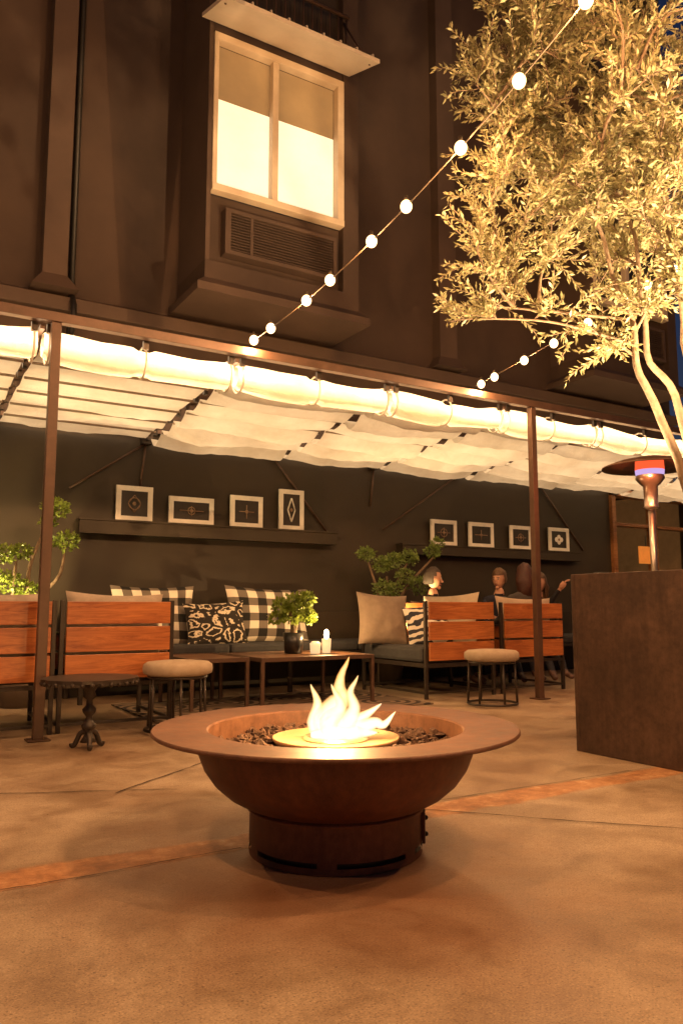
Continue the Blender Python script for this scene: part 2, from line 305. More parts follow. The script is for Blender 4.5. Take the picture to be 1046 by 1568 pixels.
def bay(x0,x1,yf,z0,win=True,name='bay'):
    b=B()
    wx0,wx1,wz0,wz1=x0+.0,x1-.20,5.06,6.72
    b.box(x0,x1,yf,7.818,z0,4.28,'facade')
    b.box(x0,x0+.045,yf,7.818,4.28,14,'facade2'); b.box(x1-.2,x1,yf,7.818,4.28,14,'facade')
    b.box(x0+.045,x1-.2,yf+.10,7.818,4.28,5.02,'facade'); b.box(x0+.045,x1-.2,yf+.02,7.818,6.76,7.0,'facade'); b.box(x0+.045,x1-.2,yf+.1,7.818,7.0,14,'wall')
    b.add([(x0-.10,yf-.08,z0-.02),(x1+.10,yf-.08,z0-.02),(x1+.1,7.819,z0-.02),(x0-.1,7.819,z0-.02),(x0-.10,yf-.08,z0+.06),(x1+.10,yf-.08,z0+.06),(x1+.1,7.819,z0+.06),(x0-.1,7.819,z0+.06),
       (x0-.004,yf-.004,z0+.14),(x1+.004,yf-.004,z0+.14),(x1+.004,7.819,z0+.14),(x0-.004,7.819,z0+.14)],
      [(3,2,1,0),(0,1,5,4),(1,2,6,5),(3,0,4,7),(4,5,9,8),(5,6,10,9),(7,4,8,11)],'facade2')
    b.obj(name,bl)
    b=B(); gl=wx0+.05; gr=wx1
    b.box(gl-.0,gr,yf-.03,yf+.08,wz0-.04,wz0+.03,'winframe')
    b.box(gl,gr,yf-.02,yf+.08,wz1-.05,wz1+.03,'winframe')
    b.box(gl,gl+.05,yf-.022,yf+.08,wz0+.03,wz1-.05,'winframe'); b.box(gr-.08,gr,yf-.022,yf+.08,wz0+.03,wz1-.05,'winframe')
    mx=gl+(gr-gl)*.455; b.box(mx-.035,mx+.035,yf-.01,yf+.08,wz0+.03,wz1-.05,'winframe')
    b.obj(name+'_window_frame',bl,.004)
    b=B(); b.box(gl+.05,gr-.08,yf+.085,yf+.095,wz0+.03,6.08,'blind' if win else 'artdark'); b.box(gl+.05,gr-.08,yf+.085,yf+.095,6.083,wz1-.05,'blind2' if win else 'artdark'); b.obj(name+'_window_blind',bl)
    b=B()
    ax0,ax1,az0,az1=x0+.2,x1-.3,4.38,4.86; yy=yf+.1
    b.box(ax0,ax1,yy-.13,yy-.002,az0,az0+.04,'facade2'); b.box(ax0,ax1,yy-.13,yy-.002,az1-.04,az1,'facade2'); b.box(ax0,ax0+.06,yy-.128,yy-.002,az0+.04,az1-.04,'facade2'); b.box(ax1-.04,ax1,yy-.128,yy-.002,az0+.04,az1-.04,'facade2')
    z=az0+.055
    while z<az1-.05: b.box(ax0+.06,ax1-.04,yy-.115,yy-.08,z,z+.012,'facade'); z+=.03
    b.box(ax0+.28,ax0+.31,yy-.12,yy-.07,az0+.04,az1-.04,'facade2')
    b.box(ax0+.06,ax1-.04,yy-.07,yy-.004,az0+.04,az1-.04,'black')
    b.obj(name+'_air_conditioner_grille',bl)
bay(2.68,4.48,7.03,3.95)
bay(8.25,10.05,7.03,3.95,False,'far_bay')
b=B(); x0,x1=2.58,4.34
for (ya,za,yb,zb,t) in ((7.0,6.83,6.38,6.60,.045),):
    b.add([(x0,ya,za),(x1,ya,za),(x1,yb,zb),(x0,yb,zb),(x0,ya,za+t),(x1,ya,za+t),(x1,yb,zb+t),(x0,yb,zb+t)],[(0,1,2,3),(7,6,5,4),(3,2,6,7),(0,3,7,4),(1,5,6,2),(0,4,5,1)],'canopypanel')
for i in range(9):
    xx=x0+.1+i*.2; b.tube([(xx,6.42,6.655),(xx,6.42,6.70),(xx,6.47,6.72)],.012,'canopypanel',6)
for xx in (x0+.05,x1-.05): b.tube([(xx,6.5,6.64),(xx,7.04,7.5)],.012,'steel',6)
b.tube([(x0,7.0,7.55),(x1,7.0,7.55)],.02,'steel',8)
for i in range(16): b.tube([(x0+.05+i*.112,7.0,7.06),(x0+.05+i*.112,7.0,7.55)],.008,'steel',5)
b.obj('window_hood',bl)
b=B()
b.box(9.35,9.43,7.74,7.95,0,2.58,'trim'); b.box(9.432,11.4,7.75,7.95,2.50,2.598,'trim'); b.box(11.32,11.398,7.74,7.95,0,2.498,'trim'); b.box(10.3,10.38,7.76,7.9,.9,2.499,'trim'); b.box(9.432,11.318,7.76,7.9,.80,.898,'trim'); b.box(9.432,11.318,7.76,7.9,2.05,2.10,'trim')
b.obj('door_frame',bl,.004)
b=B(); b.box(9.3,11.5,9.6,9.7,0,2.7,'interior'); b.box(9.25,9.3,8.1,9.7,0,2.7,'interior'); b.box(11.5,11.55,8.1,9.7,0,2.7,'interior'); b.box(9.3,11.5,8.11,9.6,2.7,2.75,'interior')
for z in (1.2,1.55,1.9): b.box(9.6,11.2,9.3,9.58,z,z+.03,'darkwood')
for i in range(26):
    z=random.choice((1.23,1.58,1.93)); x=9.7+1.4*random.random(); b.rev([(0,0),(.035,0),(.035,.14),(.012,.19),(.012,.24),(0,.24)],x,9.42,random.choice(['yellow','glass_w','brass','sign']),8,z0=z)
b.obj('bar_interior',bl)
b=B(); b.box(9.86,10.18,7.70,7.72,1.50,1.76,'sign'); b.tube([(10.02,7.71,1.76),(10.02,7.71,1.92)],.006,'black',6); b.obj('hanging_sign')

b=B(); b.box(1.72,4.58,7.66,7.798,1.56,1.685,'wall'); b.box(1.71,4.59,7.65,7.796,1.687,1.705,'wall'); b.obj('picture_shelf')
b=B(); b.box(5.5,8.58,7.66,7.798,1.49,1.60,'wall'); b.box(5.49,8.59,7.65,7.796,1.602,1.62,'wall'); b.obj('picture_shelf.001')
def frame(x0,x1,z0,z1,kind):
    b=B(); y0,y1=7.735,7.76; w=.05
    b.box(x0,x1,y0,y1,z0,z0+w,'white'); b.box(x0,x1,y0,y1,z1-w,z1,'white'); b.box(x0,x0+w,y0+.001,y1,z0+w,z1-w,'white'); b.box(x1-w,x1,y0+.001,y1,z0+w,z1-w,'white')
    b.box(x0+w,x1-w,y0+.010,y1,z0+w,z1-w,'artdark')
    cx,cz=(x0+x1)/2,(z0+z1)/2; hw,hz=(x1-x0)/2-w-.03,(z1-z0)/2-w-.03; Y=y0+.007
    def ln(p,q,m='art',r=.005): b.tube([(p[0],Y,p[1]),(q[0],Y,q[1])],r,m,5)
    D=[(cx-hw*.6,cz),(cx,cz+hz*.9),(cx+hw*.6,cz),(cx,cz-hz*.9)]
    if kind in (0,3):
        for i in range(4): ln(D[i],D[(i+1)%4],'white' if kind==3 else 'art',.008 if kind==3 else .005)
    if kind in (0,1,4):
        r=min(hw,hz)*.62; P=[(cx+r*math.cos(a*math.pi/8),cz+r*math.sin(a*math.pi/8)) for a in range(17)]
        for i in range(16): ln(P[i],P[i+1])
    if kind in (1,2,4): ln((cx-hw*.8,cz),(cx+hw*.8,cz)); ln((cx,cz-hz*.8),(cx,cz+hz*.8))
    if kind==5:
        for sx,sz in ((1,0),(-1,0),(0,1),(0,-1)): b.ball((cx+sx*hw*.4,Y,cz+sz*hz*.4),.035,'white',(1,.1,1))
    b.ball((cx,Y,cz),.02,'art',(1,.3,1))
    b.obj('framed_picture')
for f in ((2.08,2.45,1.706,2.06,0),(2.62,3.11,1.706,1.99,1),(3.30,3.68,1.706,2.05,2),(3.88,4.19,1.706,2.16,3),(5.99,6.40,1.621,1.945,4),(6.60,7.02,1.621,1.945,2),(7.31,7.70,1.621,1.94,1),(8.03,8.42,1.621,1.95,5)): frame(*f)

# ---------------------------------------------------------------- pergola
pg=empty('awning_pergola')
b=B()
for x in (-3.4,1.01,5.45,9.9):
    b.box(x-.032,x+.032,5.40,5.46,.012,2.78,'steel'); b.box(x-.07,x+.07,5.36,5.50,.002,.012,'steel')
b.box(-5,13,5.395,5.465,2.782,2.85,'steel')
b.obj('posts_and_beam',pg,.004)
tr=[-3.4,-1.95,-.5,.93,2.37,3.83,5.14,6.45,7.95,9.4,10.8,12.3]
b=B()
for x in tr:
    b.add([(x-.015,5.47,2.77),(x+.015,5.47,2.77),(x+.015,7.79,2.60),(x-.015,7.79,2.60),(x-.015,5.47,2.74),(x+.015,5.47,2.74),(x+.015,7.79,2.57),(x-.015,7.79,2.57)],[(0,3,2,1),(4,5,6,7),(0,1,5,4),(1,2,6,5),(2,3,7,6),(3,0,4,7)],'steel')
    for i in range(10):
        y=5.7+i*.22; z=2.74-(y-5.47)*.073; b.box(x-.016,x+.016,y-.02,y+.02,z-.05,z+.004,'darksteel')
    b.box(x-.05,x+.05,7.70,7.796,2.50,2.62,'darksteel')
b.box(-5,13,7.72,7.798,2.622,2.66,'steel')
b.obj('awning_tracks',pg)
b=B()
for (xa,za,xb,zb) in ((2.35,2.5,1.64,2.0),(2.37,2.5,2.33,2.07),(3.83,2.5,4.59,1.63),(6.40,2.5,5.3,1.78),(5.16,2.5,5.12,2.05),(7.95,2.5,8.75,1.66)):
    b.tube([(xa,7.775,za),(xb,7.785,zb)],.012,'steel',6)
b.obj('wall_light_streaks',pg)  # thin rods shaped to stand in for streaks of light on the wall
b=B(); bt=B()
for bi in range(len(tr)-1):
    xa,xb=tr[bi]+.03,tr[bi+1]-.03; nb=6
    flat = (bi in (2,3))
    nx,ny=16,96; vs=[]
    for j in range(ny+1):
        v=j/ny; y=5.66+v*(7.70-5.66); ph=v*nb
        s=abs(math.sin(math.pi*ph))**.8; k=int(min(ph,nb-.001))
        amp=(.05 if flat else .15)*(.8+.4*mnoise.noise(Vector((bi*4.1,k*2.3,1))))
        sh=.10*math.sin(math.pi*(ph-k))*(0 if flat else 1)
        for i in range(nx+1):
            u=i/nx; x=xa+u*(xb-xa)
            wob=mnoise.noise(Vector((x*1.3,y*2.2,bi*3)))*.04+mnoise.noise(Vector((x*6,y*5,bi*3)))*.016
            vs.append((x,y+sh*.35*s,2.715-(y-5.47)*.073-s*amp*(.7+.3*math.sin(math.pi*u))+wob*(.4+s)))
    b.add(vs,[(j*(nx+1)+i,j*(nx+1)+i+1,(j+1)*(nx+1)+i+1,(j+1)*(nx+1)+i) for j in range(ny) for i in range(nx)],'canvas',True)
    for k in range(1,nb):
        y=5.66+k/nb*2.04; z=2.70-(y-5.47)*.073; bt.tube([(xa,y,z-.012),(xb,y,z-.012)],.011,'cushion',6)
b.obj('canvas_swags',pg); bt.obj('awning_battens',pg)
b=B()
for bi in range(len(tr)-1):
    xa,xb=tr[bi]+.02,tr[bi+1]-.02; n=34
    seg=28; vs=[]
    for i in range(n+1):
        u=i/n; x=xa+u*(xb-xa); r0=.105+.012*math.sin(math.pi*2*u)-(.02 if i in (0,n) else 0)-(.018 if abs(u-.5)<.03 else 0)
        for k in range(seg):
            a=2*math.pi*k/seg; r=r0*(1+.25*mnoise.noise(Vector((x*1.6+math.sin(a)*1.5,math.cos(a)*1.8,math.sin(a)*2.6+bi)))+.14*mnoise.noise(Vector((x*3,math.cos(a)*6,math.sin(a)*6+bi))))
            vs.append((x,5.565+r*.85*math.cos(a),2.655-.03*math.sin(math.pi*u)+r*math.sin(a)))
    fs=[(i*seg+k,i*seg+(k+1)%seg,(i+1)*seg+(k+1)%seg,(i+1)*seg+k) for i in range(n) for k in range(seg)]
    b.add(vs,fs,'canvasroll',True)
    for xx in (xa+.03,(xa+xb)/2,xb-.03):
        pts=[(xx,5.565+.108*math.cos(a),2.64+.118*math.sin(a)) for a in [math.pi*2*q/16 for q in range(17)]]; b.tube(pts,.008,'white',5)
        b.box(xx-.02,xx+.02,5.47,5.50,2.72,2.781,'darksteel')
b.obj('canvas_roll',pg)

# ---------------------------------------------------------------- string lights
lampcol=(1,.51,.21)
def lamp(loc,w,col=lampcol,r=.0,name='bulb_light',par=None):
    l=bpy.data.lights.new(name,'POINT'); l.energy=w; l.color=col; l.shadow_soft_size=r
    o=bpy.data.objects.new(name,l); o.location=loc; C.objects.link(o)
    if par: o.parent=par
    return o
def string(path,bulbs,name='string_lights'):
    e=empty(name); b=B(); b.tube(path,.005,'cable',6); b.obj('cable',e)
    b=B()
    for p in bulbs:
        b.tube([(p[0],p[1],p[2]+.004),(p[0],p[1],p[2]-.034)],[.011,.013],'cable',8)
        c=(p[0],p[1],p[2]-.062); b.ball(c,.036,'bulb',(1,1,1.12),16,12)
        if p[3]: lamp((c[0],c[1],c[2]-.055),p[3],par=e)
    b.obj('bulbs',e)
def mk(xf,zf,ys): return [(xf(y),y,zf(y)) for y in ys]
x1f=lambda y:2.45+(5.43-y)*.0695
def z1f(y):
    f=(5.43-y)/(5.43-2.12); return 2.90+.78*f-4*.16*f*(1-f) if f<=1 else 3.68+(f-1)*1.2
W=36; OFF=265  # OFF: unseen bulbs added out of view, boosted to brighten the ground
b1=[(5.36,W),(5.10,0),(4.61,W),(4.32,0),(3.865,W),(3.53,0),(3.07,W),(2.65,0),(2.24,W),(1.5,0),(.7,OFF),(0,0),(-.7,OFF),(-1.4,OFF*.7)]
string(mk(x1f,z1f,np.linspace(5.43,-1.6,60)),[(x1f(y),y,z1f(y)+.06,w) for y,w in b1])
x2f=lambda y:4.75+(5.43-y)*.051
def z2f(y):
    f=(5.43-y)/2.93; return 2.90+.62*f-4*.05*f*(1-f) if f<=1 else 3.52+(f-1)*.8
b2=[(5.36,W),(5.19,0),(4.83,W),(4.5,0),(4.15,W),(3.8,0),(3.6,0),(3.39,W),(2.7,0),(1.9,0),(1.1,0),(.3,OFF)]
string(mk(x2f,z2f,np.linspace(5.43,-1.0,60)),[(x2f(y),y,z2f(y)+.05,w) for y,w in b2])
x3f=lambda y:-1.0-(5.43-y)*.05
b3=[(4.2,120),(3.0,0),(1.8,OFF*.8),(.6,0),(-.6,OFF*.7)]
string(mk(x3f,z1f,np.linspace(5.43,-1.6,60)),[(x3f(y),y,z1f(y)+.06,w) for y,w in b3])  # whole string is out of view, added to light the ground

# ---------------------------------------------------------------- corten planter with olive tree
b=B(); px0,px1,py0,py1=3.69,5.55,1.35,3.39
b.box(px0,px1,py1-.03,py1,0.001,1.05,'planter'); b.box(px0,px1,py0,py0+.03,0.001,1.05,'planter'); b.box(px0,px0+.03,py0+.031,py1-.031,0.001,1.05,'planter'); b.box(px1-.03,px1,py0+.031,py1-.031,0.001,1.05,'planter')
b.box(px0+.031,px1-.031,py0+.031,py1-.031,.9,.97,'soil')
b.obj('corten_planter',None,.004)
tree=empty('olive_tree'); b=B()
def P3(F,L,z): return Vector(FL(F,L,z))
stems=[[(4.35,2.12,.95),(4.38,1.95,1.55),(4.4,1.76,2.08),(4.38,1.68,2.43),(4.4,1.60,2.80),(4.35,1.45,3.3)],
 [(4.42,2.16,.95),(4.5,2.05,1.6),(4.5,1.97,2.08),(4.5,1.81,2.36),(4.45,1.77,2.75),(4.5,1.72,3.4)],
 [(4.36,2.2,.95),(4.3,2.15,1.7),(4.3,1.98,2.24),(4.25,1.88,2.8),(4.2,1.82,3.3),(4.1,1.8,3.9)],
 [(4.45,2.2,.95),(4.55,2.3,1.9),(4.6,2.35,2.7),(4.7,2.4,3.5),(4.7,2.5,4.1)]]
def smooth(pts,n):
    out=[]; P=[pts[0]]+pts+[pts[-1]]
    for i in range(1,len(P)-2):
        for k in range(n):
            t=k/n; a,bb,c,d=P[i-1],P[i],P[i+1],P[i+2]
            out.append(.5*((2*bb)+(-a+c)*t+(2*a-5*bb+4*c-d)*t*t+(-a+3*bb-3*c+d)*t**3))
    out.append(P[-2]); return out
nodes=[]
for st in stems:
    pts=smooth([P3(*q) for q in st],5)
    pts=[p+Vector([mnoise.noise(p*3+Vector((k*9,0,0)))*.04 for k in range(3)]) for p in pts]
    n=len(pts); b.tube(pts,[.023*(1-i/n)+.008 for i in range(n)],'bark',9)
    nodes+=pts[n//2:]
targets=[(4.3,.64,2.48),(4.35,.80,2.58),(4.3,.78,2.9),(4.4,.88,3.5),(4.3,.85,4.1),(4.2,.98,4.5),(4.4,.80,3.2),(4.2,.78,3.85),(4.4,1.0,2.85),(4.4,1.62,2.3),(4.3,1.25,2.85),(4.2,1.9,2.6),(4.3,1.7,2.5),(4.4,.85,3.0),(4.2,.95,3.3),(4.3,1.0,3.6),(4.0,1.1,4.1),(4.3,1.2,3.3),(4.1,1.3,3.7),(4.2,1.45,3.2),(4.0,1.5,4.0)]
while len(targets)<130:
    v=rng.normal(size=3); v/=np.linalg.norm(v); r=rng.random()**.45
    F,L,z=4.4+v[0]*1.0*r,1.9+v[1]*1.12*r,3.7+v[2]*1.25*r
    if L<1.5 and z<2.9: continue
    if L<1.1 and abs(z-3.75)>.85: continue
    if L>1.75 and z>4.05 and rng.random()<.75: continue
    targets.append((F,L,z))
lv=[]
for ti,t in enumerate(targets):
    tp=P3(*t); nd=min(nodes,key=lambda q:(q-tp).length+ (0 if q.z<tp.z else .6)+random.random()*.15)
    mid=nd.lerp(tp,.5)+Vector((random.uniform(-.08,.08),random.uniform(-.08,.08),random.uniform(.02,.14)))
    limb=smooth([nd,mid,tp],6); b.tube(limb,[.008*(1-i/len(limb))+.0025 for i in range(len(limb))],'bark',6,False)
    nodes+=limb[4:9:2] if ti%2 else []
    out0=(tp-nd).normalized()
    for s_ in range(17):
        k=random.randint(3,len(limb)-1); st=limb[k]
        d=(out0*.4+Vector(rng.normal(size=3))*.6+Vector((0,0,.45))).normalized(); ln=random.uniform(.14,.38); n=int(ln/.021)
        pts=[st]; p=st.copy(); dr=random.uniform(-.03,.12)
        for i in range(n):
            d=(d+Vector((0,0,-dr*i/n))+Vector(rng.normal(size=3))*.09).normalized(); p=p+d*.021; pts.append(p.copy())
            if i>0:
                a=Vector(rng.normal(size=3)); sd=d.cross(a).normalized()
                for sg in (1,-1): lv.append((p+Vector(rng.normal(size=3))*.004,(d*random.uniform(.4,1.1)+sd*sg*random.uniform(.4,.9)+Vector(rng.normal(size=3))*.18).normalized(),random.uniform(.036,.072)*(1-.25*i/n)))
        b.tube(pts[::3]+[pts[-1]],[.0026]*(len(pts[::3]))+[.0015],'bark',4,False)
b.obj('trunk_and_branches',tree)
def leafmesh(name,lv,wid,mat,parent):
    n=len(lv); P=np.array([tuple(l[0]) for l in lv]); D=np.array([tuple(l[1]) for l in lv]); L=np.array([l[2] for l in lv])[:,None]
    R=rng.normal(size=(n,3)); Sd=np.cross(D,R); Sd/=np.linalg.norm(Sd,axis=1)[:,None]; W=L*wid
    N=np.cross(D,Sd)
    V=np.stack([P,P+D*L*.5+Sd*W+N*L*.05,P+D*L-N*L*.05,P+D*L*.5-Sd*W+N*L*.05],1).reshape(-1,3)
    me=bpy.data.meshes.new(name); me.vertices.add(n*4); me.vertices.foreach_set('co',V.ravel()); me.loops.add(n*4); me.loops.foreach_set('vertex_index',np.arange(n*4))
    me.polygons.add(n); me.polygons.foreach_set('loop_start',np.arange(n)*4); me.polygons.foreach_set('loop_total',np.full(n,4)); me.materials.append(MAT[mat]); me.update(calc_edges=True)
    o=bpy.data.objects.new(name,me); C.objects.link(o); o.parent=parent; return o
leafmesh('leaves',lv,.15,'olive',tree)
up=empty('planter_uplights'); b=B()
def spot(loc,tgt,w,ang,col=(1,.66,.34),r=.04,par=None,name='uplight',blend=.7):
    l=bpy.data.lights.new(name,'SPOT'); l.energy=w; l.color=col; l.spot_size=math.radians(ang); l.spot_blend=blend; l.shadow_soft_size=r
    o=bpy.data.objects.new(name,l); o.location=loc; o.rotation_euler=(Vector(tgt)-Vector(loc)).to_track_quat('-Z','Y').to_euler(); C.objects.link(o); o.parent=par; return o
for loc,tg,w in (((3.80,1.55,1.12),(3.4,2.9,3.8),2200),((3.80,3.25,1.12),(3.9,2.9,3.9),650),((4.9,1.5,1.12),(4.3,2.4,3.9),500)):
    b.tube([(loc[0],loc[1],.97),(loc[0],loc[1],1.06)],[.03,.045],'black',12); spot(loc,tg,w,80,par=up)
b.obj('fixtures',up)

# ---------------------------------------------------------------- small bonsai-like plants
def pom(name,pots,trunks,poms,mat,leaf=.035):
    e=empty(name); b=B()
    for (x,y,r,h,m) in pots:
        b.rev([(0,.004),(r*.72,.004),(r,h),(r*.9,h),(r*.85,h-.04),(0,h-.04)],x,y,m,24)
    for tk in trunks: 
        pts=smooth([Vector(q) for q in tk],5); n=len(pts); b.tube(pts,[.022*(1-i/n)+.008 for i in range(n)],'bark',8)
    b.obj('pot_and_trunks',e); L=[]
    for (c,r,k) in poms:
        for i in range(k):
            v=Vector(rng.normal(size=3)).normalized(); p=Vector(c)+Vector((v.x,v.y,v.z*.75))*r*random.uniform(.45,1.0)
            L.append((p,(v+Vector(rng.normal(size=3))*.6+Vector((0,0,.3))).normalized(),leaf*random.uniform(.7,1.3)))
    leafmesh('leaves',L,.33,mat,e); return e
pom('potted_bonsai_tree',[(1.2,7.35,.22,.5,'terr')],[[(1.22,7.35,.45),(1.24,7.3,.8),(1.22,7.25,1.2),(1.38,7.2,1.66)],[(1.2,7.35,.45),(1.3,7.3,.9),(1.46,7.22,1.12),(1.5,7.2,1.38)],[(1.18,7.35,.45),(1.1,7.25,.9),(1.1,7.2,1.25)]],
 [((1.40,7.2,1.72),.12,330),((1.36,7.25,1.6),.07,100),((1.51,7.2,1.43),.11,300),((1.15,7.2,1.33),.08,180),((1.0,7.15,1.3),.10,230),((1.05,7.2,1.06),.12,260),((1.2,7.2,1.00),.10,200),((.85,7.1,1.12),.12,230)],'jade')
pom('potted_bonsai_tree',[(5.1,7.45,.24,.5,'terr')],[[(5.1,7.45,.45),(5.0,7.4,.9),(4.8,7.35,1.35)],[(5.1,7.45,.45),(5.1,7.4,.9),(5.3,7.3,1.35)],[(5.12,7.45,.45),(5.3,7.4,1.0),(5.7,7.3,1.45)],[(5.1,7.4,.6),(5.05,7.35,1.2)]],
 [((4.74,7.3,1.44),.10,260),((4.95,7.3,1.33),.11,260),((5.1,7.3,1.38),.11,260),((5.33,7.3,1.42),.12,280),((5.66,7.3,1.5),.10,240),((5.74,7.3,1.6),.08,150),((5.42,7.25,1.1),.13,280),((5.2,7.2,1.2),.11,200),((4.9,7.2,1.06),.12,240),((5.05,7.2,1.05),.10,180)],'jade2')

# ---------------------------------------------------------------- furniture
def pillow(name,w,h,t,loc,rot,mat,parent=None,seed=0):
    n=20; vs=[];fs=[];uv=[]
    for sgn in (1,-1):
        for j in range(n+1):
            for i in range(n+1):
                u=i/n*2-1; v=j/n*2-1
                pu=u*(1-.09*(1-v*v)); pv=v*(1-.09*(1-u*u)); k=max(0,(1-u*u)*(1-v*v))**.42
                wr=mnoise.noise(Vector((u*2.2+seed,v*2.2,sgn)))*.2+mnoise.noise(Vector((u*5+seed,v*5,sgn)))*.08
                vs.append((pu*w/2,-sgn*t/2*k*(1+wr),pv*h/2)); uv.append((i/n,j/n))
    N=(n+1)**2
    for sg in (0,1):
        for j in range(n):
            for i in range(n):
                a=sg*N+j*(n+1)+i; q=(a,a+1,a+n+2,a+n+1); fs.append(q if sg==0 else q[::-1])
    me=bpy.data.meshes.new(name); me.from_pydata(vs,[],fs); l=me.uv_layers.new()
    for lp in me.loops: l.data[lp.index].uv=uv[lp.vertex_index]
    for p in me.polygons: p.use_smooth=True
    me.materials.append(MAT[mat]); o=bpy.data.objects.new(name,me); C.objects.link(o); o.location=loc; o.rotation_euler=rot
    if parent: o.parent=parent
    return o
def chair(x0,x1,yb,depth,parent_name='wood_back_armchair',cush='cushion'):
    e=empty(parent_name); b=B()
    for z0,z1 in ((.355,.525),(.545,.715),(.735,.89)): b.box(x0+.02,x1-.02,yb,yb+.025,z0,z1,'wood')
    b.obj('back_slats',e,.003); b=B()
    for z0,z1 in ((.42,.53),(.55,.66)):
        for xx in (x0+.004,x1-.024): b.box(xx,xx+.02,yb+.06,yb+depth-.04,z0,z1,'wood')
    b.obj('side_slats',e,.003); b=B()
    for xx in (x0-.018,x1-.012):
        for yy in (yb+.026,yb+depth-.03): b.box(xx,xx+.03,yy,yy+.03,.004,.90 if yy<yb+.1 else .68,'darksteel')
        b.box(xx+.001,xx+.029,yb+.056,yb+depth-.03,.30,.33,'darksteel'); b.box(xx+.001,xx+.029,yb+.056,yb+depth-.03,.66,.679,'darksteel'); b.box(xx+.001,xx+.029,yb+.056,yb+depth-.03,.05,.07,'darksteel')
    b.box(x0+.012,x1-.012,yb+.028,yb+.052,.30,.33,'darksteel'); b.box(x0+.012,x1-.012,yb+depth-.028,yb+depth-.002,.30,.33,'darksteel'); b.box(x0+.012,x1-.012,yb+.028,yb+.052,.05,.07,'darksteel')
    b.obj('metal_frame',e,.002); b=B()
    b.box(x0+.03,x1-.03,yb+.10,yb+depth-.0,.335,.47,'charcoal'); b.obj('seat_cushion',e,.03)
    pillow('back_cushion',(x1-x0)-.06,.54,.16,((x0+x1)/2,yb+.14,.69),(math.radians(-6),math.radians(1.5),0),cush,e,x0)
chair(1.18,1.95,5.60,.80); chair(.36,1.12,5.60,.80); chair(-.50,.28,5.60,.80)
chair(5.46,6.30,5.90,.85,cush='beige')
def sofa_side(x0,x1,y0,y1):
    e=empty('wood_sofa'); b=B()
    for yy in (y0,y1):
        for z0,z1 in ((.355,.525),(.545,.715),(.735,.90)): b.box(x0+.02,x1-.02,yy,yy+.025,z0,z1,'wood')
    for z0,z1 in ((.355,.525),(.545,.715),(.735,.90)): b.box(x1-.03,x1-.008,y0+.03,y1-.005,z0,z1,'wood')
    b.obj('slats',e,.003); b=B()
    for xx in (x0-.012,x1-.018):
        for yy in (y0+.028,y1-.032): b.box(xx,xx+.03,yy,yy+.03,.004,.91,'darksteel')
        b.box(xx+.002,xx+.028,y0+.058,y1-.032,.29,.33,'darksteel'); b.box(xx+.002,xx+.028,y0+.058,y1-.032,.05,.07,'darksteel')
    for yy in (y0+.03,y1-.03): b.box(x0+.018,x1-.018,yy,yy+.025,.29,.33,'darksteel'); b.box(x0+.018,x1-.018,yy,yy+.025,.05,.07,'darksteel')
    b.obj('metal_frame',e,.002); b=B(); b.box(x0-.02,x1-.05,y0+.07,y1-.04,.335,.48,'charcoal'); b.obj('seat_cushion',e,.035)
    pillow('back_cushion',y1-y0-.2,.52,.16,(x1-.13,(y0+y1)/2,.73),(math.radians(6),math.radians(2),math.radians(90)),'beige',e)
sofa_side(4.50,5.33,5.88,7.0)
e=empty('wall_bench'); b=B(); b.box(1.6,8.9,7.12,7.78,.36,.40,'darksteel'); b.box(1.6,8.9,7.70,7.79,.401,.80,'wall')
for x in np.arange(1.65,8.9,1.03): b.box(x,x+.04,7.14,7.18,.004,.36,'darksteel'); b.box(x,x+.04,7.72,7.76,.004,.36,'darksteel')
b.obj('bench_frame',e,.004); b=B(); x=1.6
while x<8.8: b.box(x+.005,x+1.455,7.10,7.69,.402,.50,'charcoal'); x+=1.46
b.obj('seat_cushions',e,.03)
pillow('plaid_pillow',.84,.60,.20,(2.42,7.50,.77),(math.radians(-12),0,0),'plaid',seed=1)
pillow('plaid_pillow',.96,.60,.20,(3.64,7.50,.77),(math.radians(-12),math.radians(2),0),'plaid',seed=2)
pillow('skull_print_pillow',.64,.44,.17,(2.98,7.30,.69),(math.radians(-14),math.radians(-3),0),'skull',seed=3)
pillow('linen_pillow',.58,.54,.20,(4.54,6.68,.73),(math.radians(-14),math.radians(4),math.radians(-8)),'taupe',seed=4)
pillow('ikat_pillow',.46,.42,.15,(4.93,6.45,.67),(math.radians(-10),math.radians(-8),math.radians(-25)),'ikat',seed=5)
for x,y in ((5.62,7.3),(6.05,7.35)): pillow('linen_pillow',.5,.42,.16,(x,y,.72),(math.radians(-12),0,0),'beige',seed=x)
for x0,x1,y0,y1 in ((2.86,3.98,6.0,6.92),(2.30,2.82,6.15,6.95)):
    e=empty('coffee_table'); b=B()
    b.box(x0+.02,x1-.02,y0+.02,y1-.02,.405,.425,'darkwood'); b.obj('table_top',e,.002); b=B()
    for xx in (x0,x1-.03):
        b.box(xx,xx+.03,y0+.031,y1-.031,.395,.43,'steel')
        for yy in (y0,y1-.03): b.box(xx,xx+.03,yy,yy+.03,.015,.43,'steel')
    for yy in (y0,y1-.03): b.box(x0+.031,x1-.031,yy,yy+.03,.395,.43,'steel')
    b.obj('metal_frame',e,.002)
pom('potted_table_plant',[],[[(3.42,6.5,.58),(3.40,6.5,.75),(3.33,6.5,.88)],[(3.42,6.5,.58),(3.46,6.5,.8),(3.52,6.5,.92)]],
  [((3.30,6.5,.86),.09,170),((3.38,6.45,.78),.10,190),((3.50,6.45,.80),.10,190),((3.56,6.5,.93),.08,150),((3.43,6.5,.90),.09,160),((3.25,6.5,.76),.07,100),((3.58,6.48,.76),.06,80)],'jade',leaf=.045)
b=B(); b.rev([(0,.431),(.082,.431),(.098,.62),(.088,.62),(.084,.60),(0,.60)],3.42,6.5,'pot',24); b.obj('plant_pot')
